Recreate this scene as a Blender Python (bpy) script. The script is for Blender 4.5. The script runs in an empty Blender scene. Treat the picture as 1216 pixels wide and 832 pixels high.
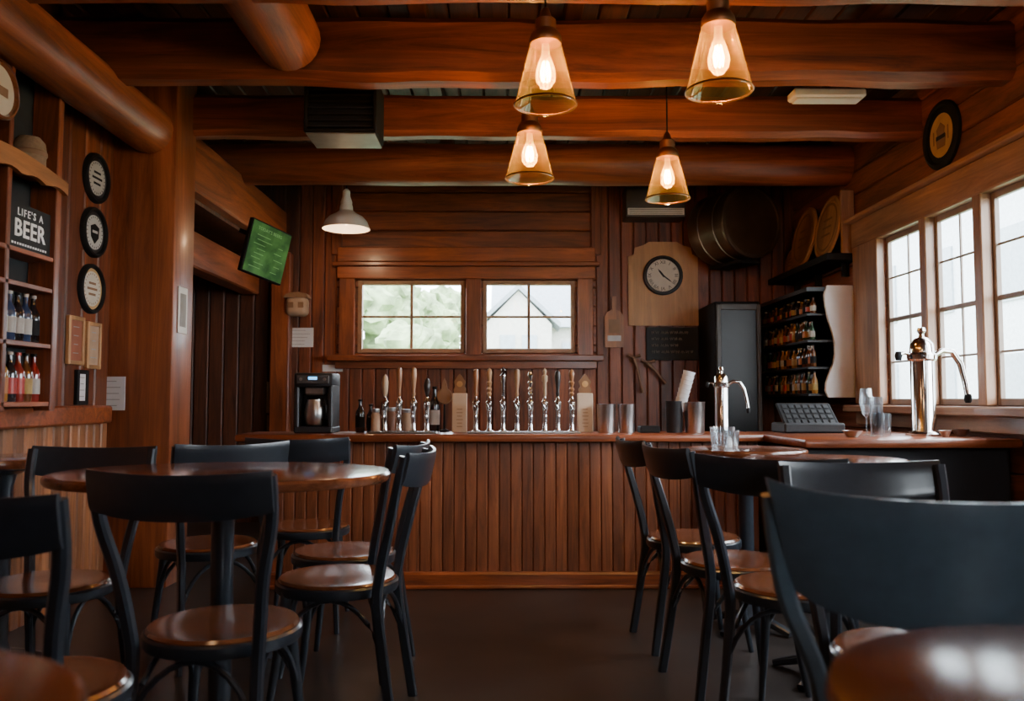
import bpy, bmesh, math, random
from mathutils import Matrix, Vector, Euler, noise as mnoise
random.seed(7)
R=math.radians
scene=bpy.context.scene
COL=scene.collection

# ------------------------------------------------------------------ camera
CAM_H=1.08; F=1000.0
PITCH=math.atan(59/F); YAW=-math.atan(8/F)
cam_d=bpy.data.cameras.new("camera"); cam=bpy.data.objects.new("camera",cam_d); COL.objects.link(cam)
cam.location=(0,0,CAM_H); cam.rotation_euler=Euler((R(90)+PITCH,0,YAW),'XYZ')
cam_d.sensor_width=36; cam_d.lens=F/1216*36; cam_d.clip_start=0.02
cam_d.dof.use_dof=True; cam_d.dof.focus_distance=5.0; cam_d.dof.aperture_fstop=3.6
scene.camera=cam
CR=cam.rotation_euler.to_matrix()
def P(px,py,D):
    """measure: world point seen at photo pixel (px,py) lying on the plane Y=D"""
    d=CR@Vector(((px-608)/F,-(py-416)/F,-1.0))
    return Vector((0,0,CAM_H))+d*(D/d.y)

# ------------------------------------------------------------------ materials
def newmat(name):
    m=bpy.data.materials.new(name); m.use_nodes=True
    nt=m.node_tree; b=nt.nodes['Principled BSDF']; return m,nt,b
def plain(name,col,rough=0.5,metal=0.0,emit=None,es=0,spec=0.5,coat=0.0,var=0.12,sc=14,bump=0.0):
    m,nt,b=newmat(name)
    n=nt.nodes.new('ShaderNodeTexNoise'); n.inputs['Scale'].default_value=sc; n.inputs['Detail'].default_value=4
    tc=nt.nodes.new('ShaderNodeTexCoord'); nt.links.new(tc.outputs['Object'],n.inputs['Vector'])
    cr=nt.nodes.new('ShaderNodeValToRGB'); c=Vector(col[:3])
    cr.color_ramp.elements[0].position=0.3; cr.color_ramp.elements[1].position=0.7
    cr.color_ramp.elements[0].color=(*[max(0,x*(1-var)) for x in c],1)
    cr.color_ramp.elements[1].color=(*[min(1,x*(1+var)) for x in c],1)
    nt.links.new(n.outputs['Fac'],cr.inputs['Fac']); nt.links.new(cr.outputs['Color'],b.inputs['Base Color'])
    b.inputs['Roughness'].default_value=rough; b.inputs['Metallic'].default_value=metal
    b.inputs['Specular IOR Level'].default_value=spec
    b.inputs['Coat Weight'].default_value=coat; b.inputs['Coat Roughness'].default_value=0.12
    if bump:
        bp=nt.nodes.new('ShaderNodeBump'); bp.inputs['Strength'].default_value=bump; bp.inputs['Distance'].default_value=0.01
        nt.links.new(n.outputs['Fac'],bp.inputs['Height']); nt.links.new(bp.outputs['Normal'],b.inputs['Normal'])
    if emit:
        b.inputs['Emission Color'].default_value=(*emit,1); b.inputs['Emission Strength'].default_value=es
    return m
def wood(name,dark,light,axis='z',rough=0.45,var=0.35,fine=14,coat=0.0,bump=0.25):
    m,nt,b=newmat(name); L=nt.links.new
    dark=(dark[0]*.72,dark[1]*.66,dark[2]*.62); light=(light[0]*1.32,light[1]*1.13,light[2]*.98)
    tc=nt.nodes.new('ShaderNodeTexCoord'); geo=nt.nodes.new('ShaderNodeNewGeometry')
    mul=nt.nodes.new('ShaderNodeMath'); mul.operation='MULTIPLY'; mul.inputs[1].default_value=37.0
    L(geo.outputs['Random Per Island'],mul.inputs[0])
    add=nt.nodes.new('ShaderNodeVectorMath'); add.operation='ADD'
    L(tc.outputs['Object'],add.inputs[0]); L(mul.outputs[0],add.inputs[1])
    mp=nt.nodes.new('ShaderNodeMapping'); s=[fine]*3; s['xyz'.index(axis)]=fine*0.07
    mp.inputs['Scale'].default_value=s; L(add.outputs[0],mp.inputs['Vector'])
    n=nt.nodes.new('ShaderNodeTexNoise'); n.inputs['Scale'].default_value=1.0; n.inputs['Detail'].default_value=9
    n.inputs['Roughness'].default_value=0.74; n.inputs['Distortion'].default_value=1.2
    L(mp.outputs[0],n.inputs['Vector'])
    cr=nt.nodes.new('ShaderNodeValToRGB'); e=cr.color_ramp.elements
    e[0].position=0.34; e[0].color=(*dark,1); e[1].position=0.68; e[1].color=(*light,1)
    L(n.outputs['Fac'],cr.inputs['Fac'])
    n2=nt.nodes.new('ShaderNodeTexNoise'); n2.inputs['Scale'].default_value=1.0; n2.inputs['Detail'].default_value=3
    mp2=nt.nodes.new('ShaderNodeMapping'); s2=[3.0]*3; s2['xyz'.index(axis)]=1.1; mp2.inputs['Scale'].default_value=s2
    L(add.outputs[0],mp2.inputs['Vector']); L(mp2.outputs[0],n2.inputs['Vector'])
    mr=nt.nodes.new('ShaderNodeMapRange'); mr.inputs['From Min'].default_value=0; mr.inputs['From Max'].default_value=1
    mr.inputs['To Min'].default_value=1-var; mr.inputs['To Max'].default_value=1+var
    L(geo.outputs['Random Per Island'],mr.inputs['Value'])
    m2=nt.nodes.new('ShaderNodeMapRange'); m2.inputs['From Min'].default_value=0.3; m2.inputs['From Max'].default_value=0.7
    m2.inputs['To Min'].default_value=0.58; m2.inputs['To Max'].default_value=1.25; L(n2.outputs['Fac'],m2.inputs['Value'])
    mm=nt.nodes.new('ShaderNodeMath'); mm.operation='MULTIPLY'; L(mr.outputs[0],mm.inputs[0]); L(m2.outputs[0],mm.inputs[1])
    hs=nt.nodes.new('ShaderNodeHueSaturation'); L(mm.outputs[0],hs.inputs['Value']); L(cr.outputs['Color'],hs.inputs['Color'])
    L(hs.outputs['Color'],b.inputs['Base Color'])
    b.inputs['Roughness'].default_value=rough; b.inputs['Coat Weight'].default_value=coat; b.inputs['Coat Roughness'].default_value=0.15
    if bump:
        bp=nt.nodes.new('ShaderNodeBump'); bp.inputs['Strength'].default_value=bump; bp.inputs['Distance'].default_value=0.004
        L(n.outputs['Fac'],bp.inputs['Height']); L(bp.outputs['Normal'],b.inputs['Normal'])
    return m
def thin_glass(name,tint=(0.96,0.98,1.0),gl=0.12,rough=0.02,body=None,bmin=0.0,bmax=0.0,em=0.0):
    m,nt,b=newmat(name); nt.nodes.remove(b); L=nt.links.new
    out=[n for n in nt.nodes if n.type=='OUTPUT_MATERIAL'][0]
    tr=nt.nodes.new('ShaderNodeBsdfTransparent'); tr.inputs[0].default_value=(*tint,1)
    g=nt.nodes.new('ShaderNodeBsdfGlossy'); g.inputs['Roughness'].default_value=rough
    lw=nt.nodes.new('ShaderNodeLayerWeight'); lw.inputs['Blend'].default_value=0.25
    mr=nt.nodes.new('ShaderNodeMapRange'); mr.inputs['To Min'].default_value=gl*0.35; mr.inputs['To Max'].default_value=min(1,gl*4)
    L(lw.outputs['Facing'],mr.inputs['Value'])
    base=tr.outputs[0]
    if body:
        t=nt.nodes.new('ShaderNodeBsdfTranslucent'); t.inputs[0].default_value=(*body,1)
        d=nt.nodes.new('ShaderNodeMixShader')
        fr=nt.nodes.new('ShaderNodeMapRange'); fr.inputs['To Min'].default_value=bmin; fr.inputs['To Max'].default_value=bmax
        L(lw.outputs['Facing'],fr.inputs['Value']); L(fr.outputs[0],d.inputs[0])
        L(tr.outputs[0],d.inputs[1]); L(t.outputs[0],d.inputs[2]); base=d.outputs[0]
        if em:
            ee=nt.nodes.new('ShaderNodeEmission'); ee.inputs[0].default_value=(*body,1); ee.inputs[1].default_value=em
            ad=nt.nodes.new('ShaderNodeAddShader'); L(t.outputs[0],ad.inputs[0]); L(ee.outputs[0],ad.inputs[1]); L(ad.outputs[0],d.inputs[2])
    mx=nt.nodes.new('ShaderNodeMixShader'); L(mr.outputs[0],mx.inputs[0]); L(base,mx.inputs[1]); L(g.outputs[0],mx.inputs[2])
    L(mx.outputs[0],out.inputs['Surface']); return m

W_wallv=wood("wall_boards_vertical",(0.085,0.024,0.010),(0.24,0.076,0.031),'z',0.42,0.34)
W_wallh=wood("wall_boards_horizontal",(0.11,0.031,0.013),(0.27,0.088,0.036),'x',0.42,0.26)
W_wally=wood("wall_boards_along",(0.12,0.040,0.018),(0.27,0.096,0.043),'y',0.45,0.24)
W_bar=wood("bar_boards",(0.13,0.043,0.019),(0.31,0.118,0.054),'z',0.36,0.18)
W_trimx=wood("trim_wood_x",(0.14,0.038,0.014),(0.30,0.090,0.034),'x',0.32,0.15,coat=0.2)
W_trimz=wood("trim_wood_z",(0.12,0.034,0.013),(0.27,0.082,0.032),'z',0.35,0.15,coat=0.1)
W_beamx=wood("beam_wood_x",(0.12,0.032,0.013),(0.29,0.090,0.036),'x',0.42,0.18,fine=8,coat=0.05,bump=0.5)
W_beamy=wood("beam_wood_y",(0.14,0.040,0.016),(0.34,0.112,0.045),'y',0.42,0.18,fine=8,coat=0.08,bump=0.5)
W_post=wood("post_wood",(0.20,0.058,0.022),(0.36,0.122,0.047),'z',0.36,0.1,fine=8,coat=0.15,bump=0.35)
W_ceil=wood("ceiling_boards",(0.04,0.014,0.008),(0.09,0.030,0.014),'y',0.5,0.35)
W_table=wood("table_wood",(0.11,0.036,0.016),(0.24,0.085,0.038),'x',0.16,0.1,fine=10,coat=0.6,bump=0.06)
W_seat=wood("seat_wood",(0.12,0.043,0.018),(0.235,0.092,0.040),'x',0.20,0.1,fine=10,coat=0.6,bump=0.06)
W_pale=wood("pale_wood",(0.45,0.25,0.11),(0.44,0.27,0.13),'z',0.5,0.1,fine=9,bump=0.1)
W_orange=wood("orange_wood",(0.36,0.16,0.05),(0.42,0.20,0.07),'y',0.45,0.1,fine=9,bump=0.1)
W_wain=wood("wainscot_wood",(0.22,0.10,0.05),(0.34,0.16,0.075),'z',0.42,0.25)
W_casing=wood("casing_wood",(0.32,0.18,0.11),(0.37,0.23,0.14),'y',0.4,0.1,coat=0.1)
W_casz=wood("casing_wood_z",(0.32,0.18,0.11),(0.37,0.23,0.14),'z',0.4,0.1,coat=0.1)
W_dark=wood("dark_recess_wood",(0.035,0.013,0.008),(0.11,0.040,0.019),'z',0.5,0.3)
BLK=plain("black_paint",(0.021,0.027,0.036),0.30,spec=0.6,coat=0.3,sc=30)
BLK_SHEEN=plain("black_paint_window_sheen",(0.080,0.118,0.150),0.36,spec=0.8,coat=0.4,sc=30)  # black chair paint lightened towards blue: window sheen put into the colour
BLK2=plain("charcoal",(0.012,0.012,0.014),0.5)
BLKM=plain("black_matte",(0.006,0.006,0.007),0.75,spec=.3)
BACK=plain("dark_backing",(0.012,0.006,0.004),0.8)
BACKP=plain("pale_reveal",(0.6,0.58,0.55),0.7)
CHROME=plain("chrome",(0.72,0.70,0.68),0.13,1.0,var=0.03)
STEEL=plain("brushed_steel",(0.55,0.54,0.53),0.3,1.0,var=0.08,sc=60)
BRASS=plain("aged_copper",(0.36,0.17,0.085),0.42,1.0,var=0.2)
BRASSD=plain("dull_copper",(0.20,0.10,0.055),0.5,.6,var=0.2)
DRUM=plain("dark_bronze_drum",(0.15,0.10,0.070),0.34,0.85,var=0.25,sc=4)
WHITE=plain("white_paint",(0.75,0.74,0.72),0.35,var=0.03)
CREAM=plain("cream_card",(0.62,0.50,0.37),0.6,var=0.05)
PAPER=plain("paper",(0.66,0.66,0.66),0.7,var=0.03)
TAN=plain("tan_card",(0.42,0.28,0.18),0.7)
KRAFT=plain("kraft_brown",(0.24,0.13,0.065),0.7)
GREY=plain("grey_metal",(0.32,0.31,0.30),0.4,0.4)
GREYD=plain("grey_dark",(0.06,0.055,0.05),0.5)
FLOOR=plain("floor_vinyl",(0.036,0.028,0.025),0.32,var=0.3,sc=3,bump=0.05)
GLASS=thin_glass("window_glass",tint=(1,1,1),gl=0.02)
DRINK=thin_glass("drinking_glass",tint=(0.90,0.93,0.95),gl=0.3,body=(0.8,0.85,0.9),bmin=.03,bmax=.3)
AMBER=thin_glass("amber_glass",tint=(1.0,0.68,0.30),gl=0.12,rough=0.04,body=(1.0,0.50,0.09),bmin=.014,bmax=.17,em=2.2)
CLEAR=thin_glass("bulb_glass",tint=(1.0,0.88,0.6),gl=0.08,body=(1.0,.72,.24),bmin=.05,bmax=.28,em=8)
FILA=plain("filament",(1,0.6,0.2),emit=(1.0,0.70,0.22),es=160)
GLOW=plain("bulb_core",(1,0.8,0.5),emit=(1.0,0.80,0.35),es=60)
DIAL=plain("dial_cream",(0.62,0.56,0.46),0.5,var=0.05)
DIALW=plain("dial_white",(0.50,0.49,0.46),0.5,var=0.05)
GOLD=plain("dial_gold",(0.50,0.30,0.12),0.45)
CHALK=plain("chalkboard",(0.016,0.019,0.020),0.75)
CHALKW=plain("chalk_white",(0.85,0.85,0.83),0.8,emit=(0.8,0.8,0.78),es=0.10)
CHALKD=plain("chalk_faded",(0.28,0.25,0.21),0.8)
REDL=plain("red_label",(0.40,0.03,0.02),0.4)
BLUE=plain("blue_led",(0.05,0.3,0.7),0.4,emit=(0.1,0.5,1.0),es=3)
OUTW=plain("house_siding",(0.58,0.55,0.51),0.8)
OUTP=plain("pale_facade",(0.66,0.70,0.74),0.8)
OUTG2=plain("pale_facade_glass",(0.36,0.41,0.46),0.5)
OUTR=plain("house_roof",(0.26,0.29,0.33),0.8)
OUTG=plain("lawn",(0.20,0.26,0.14),0.9,var=0.3,sc=2)
LEAF=plain("foliage",(0.25,0.33,0.17),0.95,var=0.5,sc=4,bump=0.6)
BARK=plain("bark",(0.14,0.11,0.08),0.9)
SCR,nt,b=newmat("screen_green")
n=nt.nodes.new('ShaderNodeTexNoise'); n.inputs['Scale'].default_value=9; n.inputs['Detail'].default_value=5
tc=nt.nodes.new('ShaderNodeTexCoord'); nt.links.new(tc.outputs['Object'],n.inputs['Vector'])
cr=nt.nodes.new('ShaderNodeValToRGB'); e=cr.color_ramp.elements
e[0].position=0.40; e[0].color=(0.022,0.085,0.014,1); e[1].position=0.66; e[1].color=(0.10,0.26,0.055,1)
nt.links.new(n.outputs['Fac'],cr.inputs['Fac']); nt.links.new(cr.outputs['Color'],b.inputs['Emission Color'])
b.inputs['Emission Strength'].default_value=0.6; b.inputs['Base Color'].default_value=(0.01,0.03,0.01,1); b.inputs['Roughness'].default_value=0.3
SCRL=plain("screen_lettering",(0.12,0.25,0.09),emit=(0.30,0.55,0.20),es=0.30)

# ------------------------------------------------------------------ geometry builder
class G:
    def __init__(s): s.v=[];s.f=[];s.mi=[];s.sm=[];s.mats=[]
    def add(s,vs,fs,mat,smooth=False,T=None):
        if mat not in s.mats: s.mats.append(mat)
        k=s.mats.index(mat); o=len(s.v)
        for v in vs:
            v=Vector(v); s.v.append(T@v if T is not None else v)
        for f in fs: s.f.append([i+o for i in f]); s.mi.append(k); s.sm.append(smooth)
        return s
    def bm(s,bm,mat,smooth=False,T=None):
        bm.verts.index_update()
        s.add([v.co.copy() for v in bm.verts],[[v.index for v in f.verts] for f in bm.faces],mat,smooth,T); bm.free(); return s
    def box(s,c,d,mat,ch=0.0,T=None,seg=1):
        bm=bmesh.new(); bmesh.ops.create_cube(bm,size=1)
        for v in bm.verts: v.co=Vector((v.co.x*d[0],v.co.y*d[1],v.co.z*d[2]))
        if ch>0: bmesh.ops.bevel(bm,geom=list(bm.edges),offset=min(ch,min(d)*0.45),segments=seg,affect='EDGES',profile=0.5)
        for v in bm.verts: v.co+=Vector(c)
        return s.bm(bm,mat,seg>1,T)
    def lathe(s,pr,mat,seg=24,T=None,c=(0,0,0),smooth=True,caps=True):
        vs=[];fs=[];n=len(pr)
        for i in range(seg):
            a=2*math.pi*i/seg
            for r,z in pr: vs.append((c[0]+r*math.cos(a),c[1]+r*math.sin(a),c[2]+z))
        for i in range(seg):
            j=(i+1)%seg
            for k in range(n-1):
                fs.append([i*n+k,j*n+k,j*n+k+1,i*n+k+1])
        if caps:
            if pr[0][0]>1e-5: fs.append([i*n for i in range(seg)][::-1])
            if pr[-1][0]>1e-5: fs.append([i*n+n-1 for i in range(seg)])
        return s.add(vs,fs,mat,smooth,T)
    def sweep(s,pts,mat,r=0.01,seg=10,rect=None,ref=(0,0,1),T=None,closed=False):
        pts=[Vector(p) for p in pts]; n=len(pts); vs=[];fs=[]
        for i,p in enumerate(pts):
            if closed: t=pts[(i+1)%n]-pts[i-1]
            else: t=pts[min(i+1,n-1)]-pts[max(i-1,0)]
            t.normalize(); rf=Vector(ref)
            if abs(t.dot(rf))>0.97: rf=Vector((0,1,0)) if abs(t.y)<0.9 else Vector((1,0,0))
            v=(rf-t*rf.dot(t)).normalized(); u=t.cross(v)
            if rect:
                rr=rect[i] if isinstance(rect[0],(tuple,list)) else rect
                a,b=rr[0]/2,rr[1]/2; c=min(a,b)*0.45
                sec=[(a,b-c),(a-c,b),(-a+c,b),(-a,b-c),(-a,-b+c),(-a+c,-b),(a-c,-b),(a,-b+c)]
            else:
                q=r[i] if isinstance(r,(list,tuple)) else r
                sec=[(q*math.cos(2*math.pi*k/seg),q*math.sin(2*math.pi*k/seg)) for k in range(seg)]
            for a,b in sec: vs.append(p+u*a+v*b)
        m=len(sec); e=n if closed else n-1
        for i in range(e):
            j=(i+1)%n
            for k in range(m):
                l=(k+1)%m; fs.append([i*m+k,i*m+l,j*m+l,j*m+k])
        if not closed: fs.append(list(range(m))[::-1]); fs.append([(n-1)*m+k for k in range(m)])
        return s.add(vs,fs,mat,True,T)
    def prism(s,outline,y0,y1,mat,T=None):
        n=len(outline); vs=[(x,y0,z) for x,z in outline]+[(x,y1,z) for x,z in outline]
        fs=[list(range(n)),[n+i for i in range(n)][::-1]]+[[i,n+i,n+(i+1)%n,(i+1)%n] for i in range(n)]
        return s.add(vs,fs,mat,False,T)
    def text(s,body,size,mat,T,ext=0.001,align='CENTER',space=1.0,bold=0.0):
        cu=bpy.data.curves.new("t",'FONT'); cu.body=body; cu.size=size; cu.align_x=align; cu.align_y='CENTER'; cu.extrude=ext; cu.resolution_u=2
        cu.space_character=space; cu.offset=bold
        ob=bpy.data.objects.new("t",cu); COL.objects.link(ob); bpy.context.view_layer.update()
        me=bpy.data.meshes.new_from_object(ob.evaluated_get(bpy.context.evaluated_depsgraph_get()))
        s.add([v.co.copy() for v in me.vertices],[list(p.vertices) for p in me.polygons],mat,False,T)
        bpy.data.objects.remove(ob); bpy.data.curves.remove(cu); bpy.data.meshes.remove(me); return s
    def planks(s,u0,u1,v0,v1,w,thick,fn,mat,holes=(),along='v',ch=0.009,front=1,gap=0.0025):
        """boards filling a rectangle; along='v' boards run in v.  fn maps (u,v,depth)->xyz"""
        if along=='u':
            f2=lambda a,b,c:fn(b,a,c); hs=[(h[2],h[3],h[0],h[1]) for h in holes]; a0,a1,b0,b1=v0,v1,u0,u1
        else: f2=fn; hs=list(holes); a0,a1,b0,b1=u0,u1,v0,v1
        cuts={round(a0,4),round(a1,4)}; k=max(1,round((a1-a0)/w)); 
        for i in range(1,k): cuts.add(round(a0+(a1-a0)*i/k,4))
        for h in hs:
            for q in (h[0],h[1]):
                if a0<q<a1: cuts.add(round(q,4))
        cuts=sorted(cuts)
        for p,q in zip(cuts[:-1],cuts[1:]):
            if q-p<0.002: continue
            segs=[(b0,b1)]; mid=(p+q)/2
            for h in hs:
                if h[0]<mid<h[1]:
                    ns=[]
                    for x,y in segs:
                        if h[2]>x: ns.append((x,min(y,h[2])))
                        if h[3]<y: ns.append((max(x,h[3]),y))
                    segs=[t for t in ns if t[1]-t[0]>0.002]
            for x,y in segs:
                c=min(ch,(q-p)*0.3,(y-x)*0.3); g=gap
                L=[(p+g,x),(q-g,x),(q-g,y),(p+g,y)]; Li=[(p+g+c,x),(q-g-c,x),(q-g-c,y),(p+g+c,y)]
                vs=[f2(a,b,0) for a,b in L]+[f2(a,b,thick-c) for a,b in L]+[f2(a,b,thick) for a,b in Li]
                fs=[[0,1,2,3]]
                for i in range(4):
                    j=(i+1)%4; fs+= [[i,j,4+j,4+i],[4+i,4+j,8+j,8+i]]
                fs.append([8,9,10,11]); s.add(vs,fs,mat)
        return s
    def obj(s,name,parent=None,loc=None,rot=None,label=None):
        me=bpy.data.meshes.new(name); me.from_pydata([tuple(v) for v in s.v],[],s.f)
        for m in s.mats: me.materials.append(m)
        me.polygons.foreach_set('material_index',s.mi); me.polygons.foreach_set('use_smooth',s.sm); me.update()
        bm=bmesh.new(); bm.from_mesh(me); bmesh.ops.recalc_face_normals(bm,faces=bm.faces)
        for e in bm.edges:
            if len(e.link_faces)==2 and e.link_faces[0].normal.length>0 and e.link_faces[1].normal.length>0:
                try:
                    if e.calc_face_angle()>R(38): e.smooth=False
                except Exception: pass
        bm.to_mesh(me); bm.free()
        o=bpy.data.objects.new(name,me); COL.objects.link(o)
        if parent: o.parent=parent
        if loc is not None: o.location=loc
        if rot is not None: o.rotation_euler=rot
        if label: o["label"]=label
        return o
def meta(o,label,cat,group=None):
    o["label"]=label; o["category"]=cat
    if group: o["group"]=group
    return o
def struct(o): o["kind"]="structure"; return o
def thing(name,loc,label,cat,group=None,rotz=0.0,mtx=None):
    o=bpy.data.objects.new(name,None); COL.objects.link(o); o.empty_display_size=0.1
    if mtx is not None: o.matrix_world=mtx
    else: o.location=loc; o.rotation_euler=(0,0,rotz)
    return meta(o,label,cat,group)
def clone(src,loc,rotz=None,label=None,scale=None):
    n=src.copy(); COL.objects.link(n); n.location=loc
    if rotz is not None: n.rotation_euler=(0,0,rotz)
    if scale: n.scale=scale
    if label: n["label"]=label
    for c in list(src.children):
        k=c.copy(); k.parent=n; COL.objects.link(k)
        for cc in list(c.children):
            kk=cc.copy(); kk.parent=k; COL.objects.link(kk)
    return n
TF=Matrix.Rotation(R(90),4,'X')           # +z -> -y : face toward -Y
def TR(x=0,y=0,z=0): return Matrix.Translation((x,y,z))

# ------------------------------------------------------------------ dimensions
YB=7.60; XL=-2.35; XR=2.65; ZC=3.14; YF=-2.2
# ================================================================== room shell
struct(G().box((0,2.9,-0.05),(7.4,10.6,0.1),FLOOR).obj("floor"))
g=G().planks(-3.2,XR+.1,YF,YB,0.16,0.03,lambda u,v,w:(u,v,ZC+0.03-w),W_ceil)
g.box((-0.25,2.7,ZC+0.08),(6.1,9.9,0.1),BACK)
struct(g.obj("ceiling"))
h1=(-1.33,-0.365,1.505,2.16); h2=(-0.205,0.63,1.505,2.16)
fnb=lambda u,v,w:(u,YB-w,v)
g=G()
g.planks(-1.86,-1.52,0,ZC,0.115,0.035,fnb,W_wallv)
g.planks(-1.52,0.82,0,1.40,0.115,0.035,fnb,W_wallv)
g.planks(-1.52,0.82,1.40,ZC,0.175,0.030,fnb,W_wallh,holes=(h1,h2),along='u')
g.planks(0.82,XR,0,ZC,0.115,0.035,fnb,W_wallv)
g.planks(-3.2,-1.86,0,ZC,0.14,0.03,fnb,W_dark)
def backing(g,u0,u1,v0,v1,holes,fn,t=0.12,mat=BACK):
    us=sorted({u0,u1,*[h[0] for h in holes],*[h[1] for h in holes]}); vs_=sorted({v0,v1,*[h[2] for h in holes],*[h[3] for h in holes]})
    for a,b in zip(us[:-1],us[1:]):
        for c,d in zip(vs_[:-1],vs_[1:]):
            if any(h[0]<=a and b<=h[1] and h[2]<=c and d<=h[3] for h in holes): continue
            p=[fn(a,c,0),fn(b,c,0),fn(b,d,0),fn(a,d,0),fn(a,c,-t),fn(b,c,-t),fn(b,d,-t),fn(a,d,-t)]
            g.add(p,[[0,1,2,3],[4,5,6,7],[0,1,5,4],[1,2,6,5],[2,3,7,6],[3,0,4,7]],mat)
backing(g,-3.3,XR+.12,0,ZC,(h1,h2),fnb,t=.06)
struct(g.obj("wall_back"))
g=G(); y=YB-0.06
g.box((-0.35,y,2.225),(2.32,0.06,0.11),W_trimx,0.006); g.box((-0.35,y-.015,2.30),(2.40,0.09,0.035),W_trimx,0.006)
g.box((-0.35,y,2.39),(2.32,0.05,0.13),W_trimx,0.006)
g.box((-0.35,y-.03,1.455),(2.46,0.13,0.055),W_trimx,0.008); g.box((-0.35,y,1.395),(2.34,0.05,0.07),W_trimx,0.006)
for x,w in ((-1.42,.14),(-0.285,.14),(0.72,.14)): g.box((x,y,1.82),(w,0.06,0.70),W_trimz,0.006)
for x in (-1.52,0.82): g.box((x,y+.01,2.75),(0.09,0.05,0.72),W_trimz,0.005)
struct(g.obj("trim_1"))
FR=plain("sash_wood",(0.30,0.17,0.09),0.4,var=0.15)
for i,h in enumerate((h1,h2)):
    cx=(h[0]+h[1])/2; cz=(h[2]+h[3])/2; w=h[1]-h[0]; hh=h[3]-h[2]
    g=G()
    for sx in (-1,1): g.box((cx+sx*(w/2-.02),YB+.0,cz),(.04,.07,hh),FR,.004)
    for sz in (-1,1): g.box((cx,YB+.0,cz+sz*(hh/2-.02)),(w-.08,.07,.04),FR,.004)
    g.box((cx,YB,cz),(.026,.035,hh-.08),FR,.004); g.box((cx,YB,cz),(w-.08,.033,.020),FR,.004)
    g.box((cx,YB+.012,cz),(w-.07,.004,hh-.07),GLASS)
    struct(g.obj("window_%d"%(i+1)))
fnr=lambda u,v,w:(XR-w,u,v)
ZW0,ZW1=1.05,2.20
hr=[(5.15,5.74,ZW0,ZW1),(4.55,5.08,ZW0,ZW1),(3.90,4.48,ZW0,ZW1),(3.24,3.83,ZW0,ZW1),(2.58,3.17,ZW0,ZW1),(1.92,2.51,ZW0,ZW1)]
g=G(); g.planks(YF,YB,0,ZC,0.17,0.03,fnr,W_wally,holes=hr,along='u'); backing(g,YF,YB,0,ZC,hr,fnr,t=.015,mat=BACKP); struct(g.obj("wall_right"))
g=G(); x=XR-.055; yc=3.98; yl=4.36
g.box((x,yc,2.29),(.07,yl,.19),W_casing,.008); g.box((x-.02,yc,2.40),(.12,yl+.06,.03),W_casing,.006)
g.box((x-.04,yc,1.02),(.16,yl+.04,.05),W_casing,.008); g.box((x,yc,.95),(.06,yl,.09),W_casing,.006)
for yy,w in ((5.95,.40),(5.115,.08),(4.515,.08),(3.865,.08),(3.205,.08),(2.545,.08),(1.86,.13)): g.box((x,yy,(ZW0+ZW1)/2),(.065,w,ZW1-ZW0),W_casz,.006)
struct(g.obj("trim_2"))
FR2=plain("sash_painted_wood",(0.22,0.16,0.125),0.45,var=0.1)
for i,h in enumerate(hr):
    cy=(h[0]+h[1])/2; cz=(h[2]+h[3])/2; w=h[1]-h[0]; hh=h[3]-h[2]; g=G()
    for sx in (-1,1): g.box((XR-.01,cy+sx*(w/2-.016),cz),(.03,.032,hh),FR2,.004)
    for sz in (-1,1): g.box((XR-.01,cy,cz+sz*(hh/2-.02)),(.03,w-.064,.04),FR2,.004)
    g.box((XR-.01,cy,cz),(.026,w-.07,.028),FR2,.004)
    g.box((XR-.01,cy,cz),(.012,.012,hh-.08),FR2,.002)
    for q in (-.25,.25): g.box((XR-.01,cy,cz+q*hh),(.012,w-.07,.012),FR2,.002)
    g.box((XR,cy,cz),(.003,w-.06,hh-.07),GLASS)
    struct(g.obj("window_%d"%(i+3)))
fnl=lambda u,v,w:(XL+w,u,v)
g=G(); g.planks(YF,4.95,1.0,ZC,0.17,0.03,fnl,W_wallv); g.planks(YF,4.95,0,1.0,0.085,0.035,fnl,W_wain)
backing(g,YF,4.95,0,ZC,(),fnl); struct(g.obj("wall_left"))
struct(G().box((XL+.05,1.34,1.0),(.10,7.04,.10),W_trimx,.01).obj("trim_3"))
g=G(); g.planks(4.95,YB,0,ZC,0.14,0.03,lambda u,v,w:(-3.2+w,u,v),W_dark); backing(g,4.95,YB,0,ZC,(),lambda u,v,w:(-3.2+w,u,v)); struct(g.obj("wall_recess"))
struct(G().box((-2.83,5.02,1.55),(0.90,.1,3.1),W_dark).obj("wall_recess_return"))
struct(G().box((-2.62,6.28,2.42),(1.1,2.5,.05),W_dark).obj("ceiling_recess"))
fnf=lambda u,v,w:(u,YF+w,v); hf=[(1.1,1.9,1.3,2.4)]
g=G(); g.planks(XL,XR,0,ZC,0.16,0.03,fnf,W_wallv,holes=hf); backing(g,XL-.1,XR+.1,0,ZC,hf,fnf); struct(g.obj("wall_front"))
g=G()
for x in (1.1,1.5,1.9): g.box((x,YF,1.85),(.06,.1,1.1),FR2)
for z in (1.3,2.4): g.box((1.5,YF,z),(.8,.1,.08),FR2)
struct(g.obj("window_9"))
struct(G().box((0.4,YB-.05,.07),(4.4,.03,.14),W_trimx,.005).obj("baseboard_back"))

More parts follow.
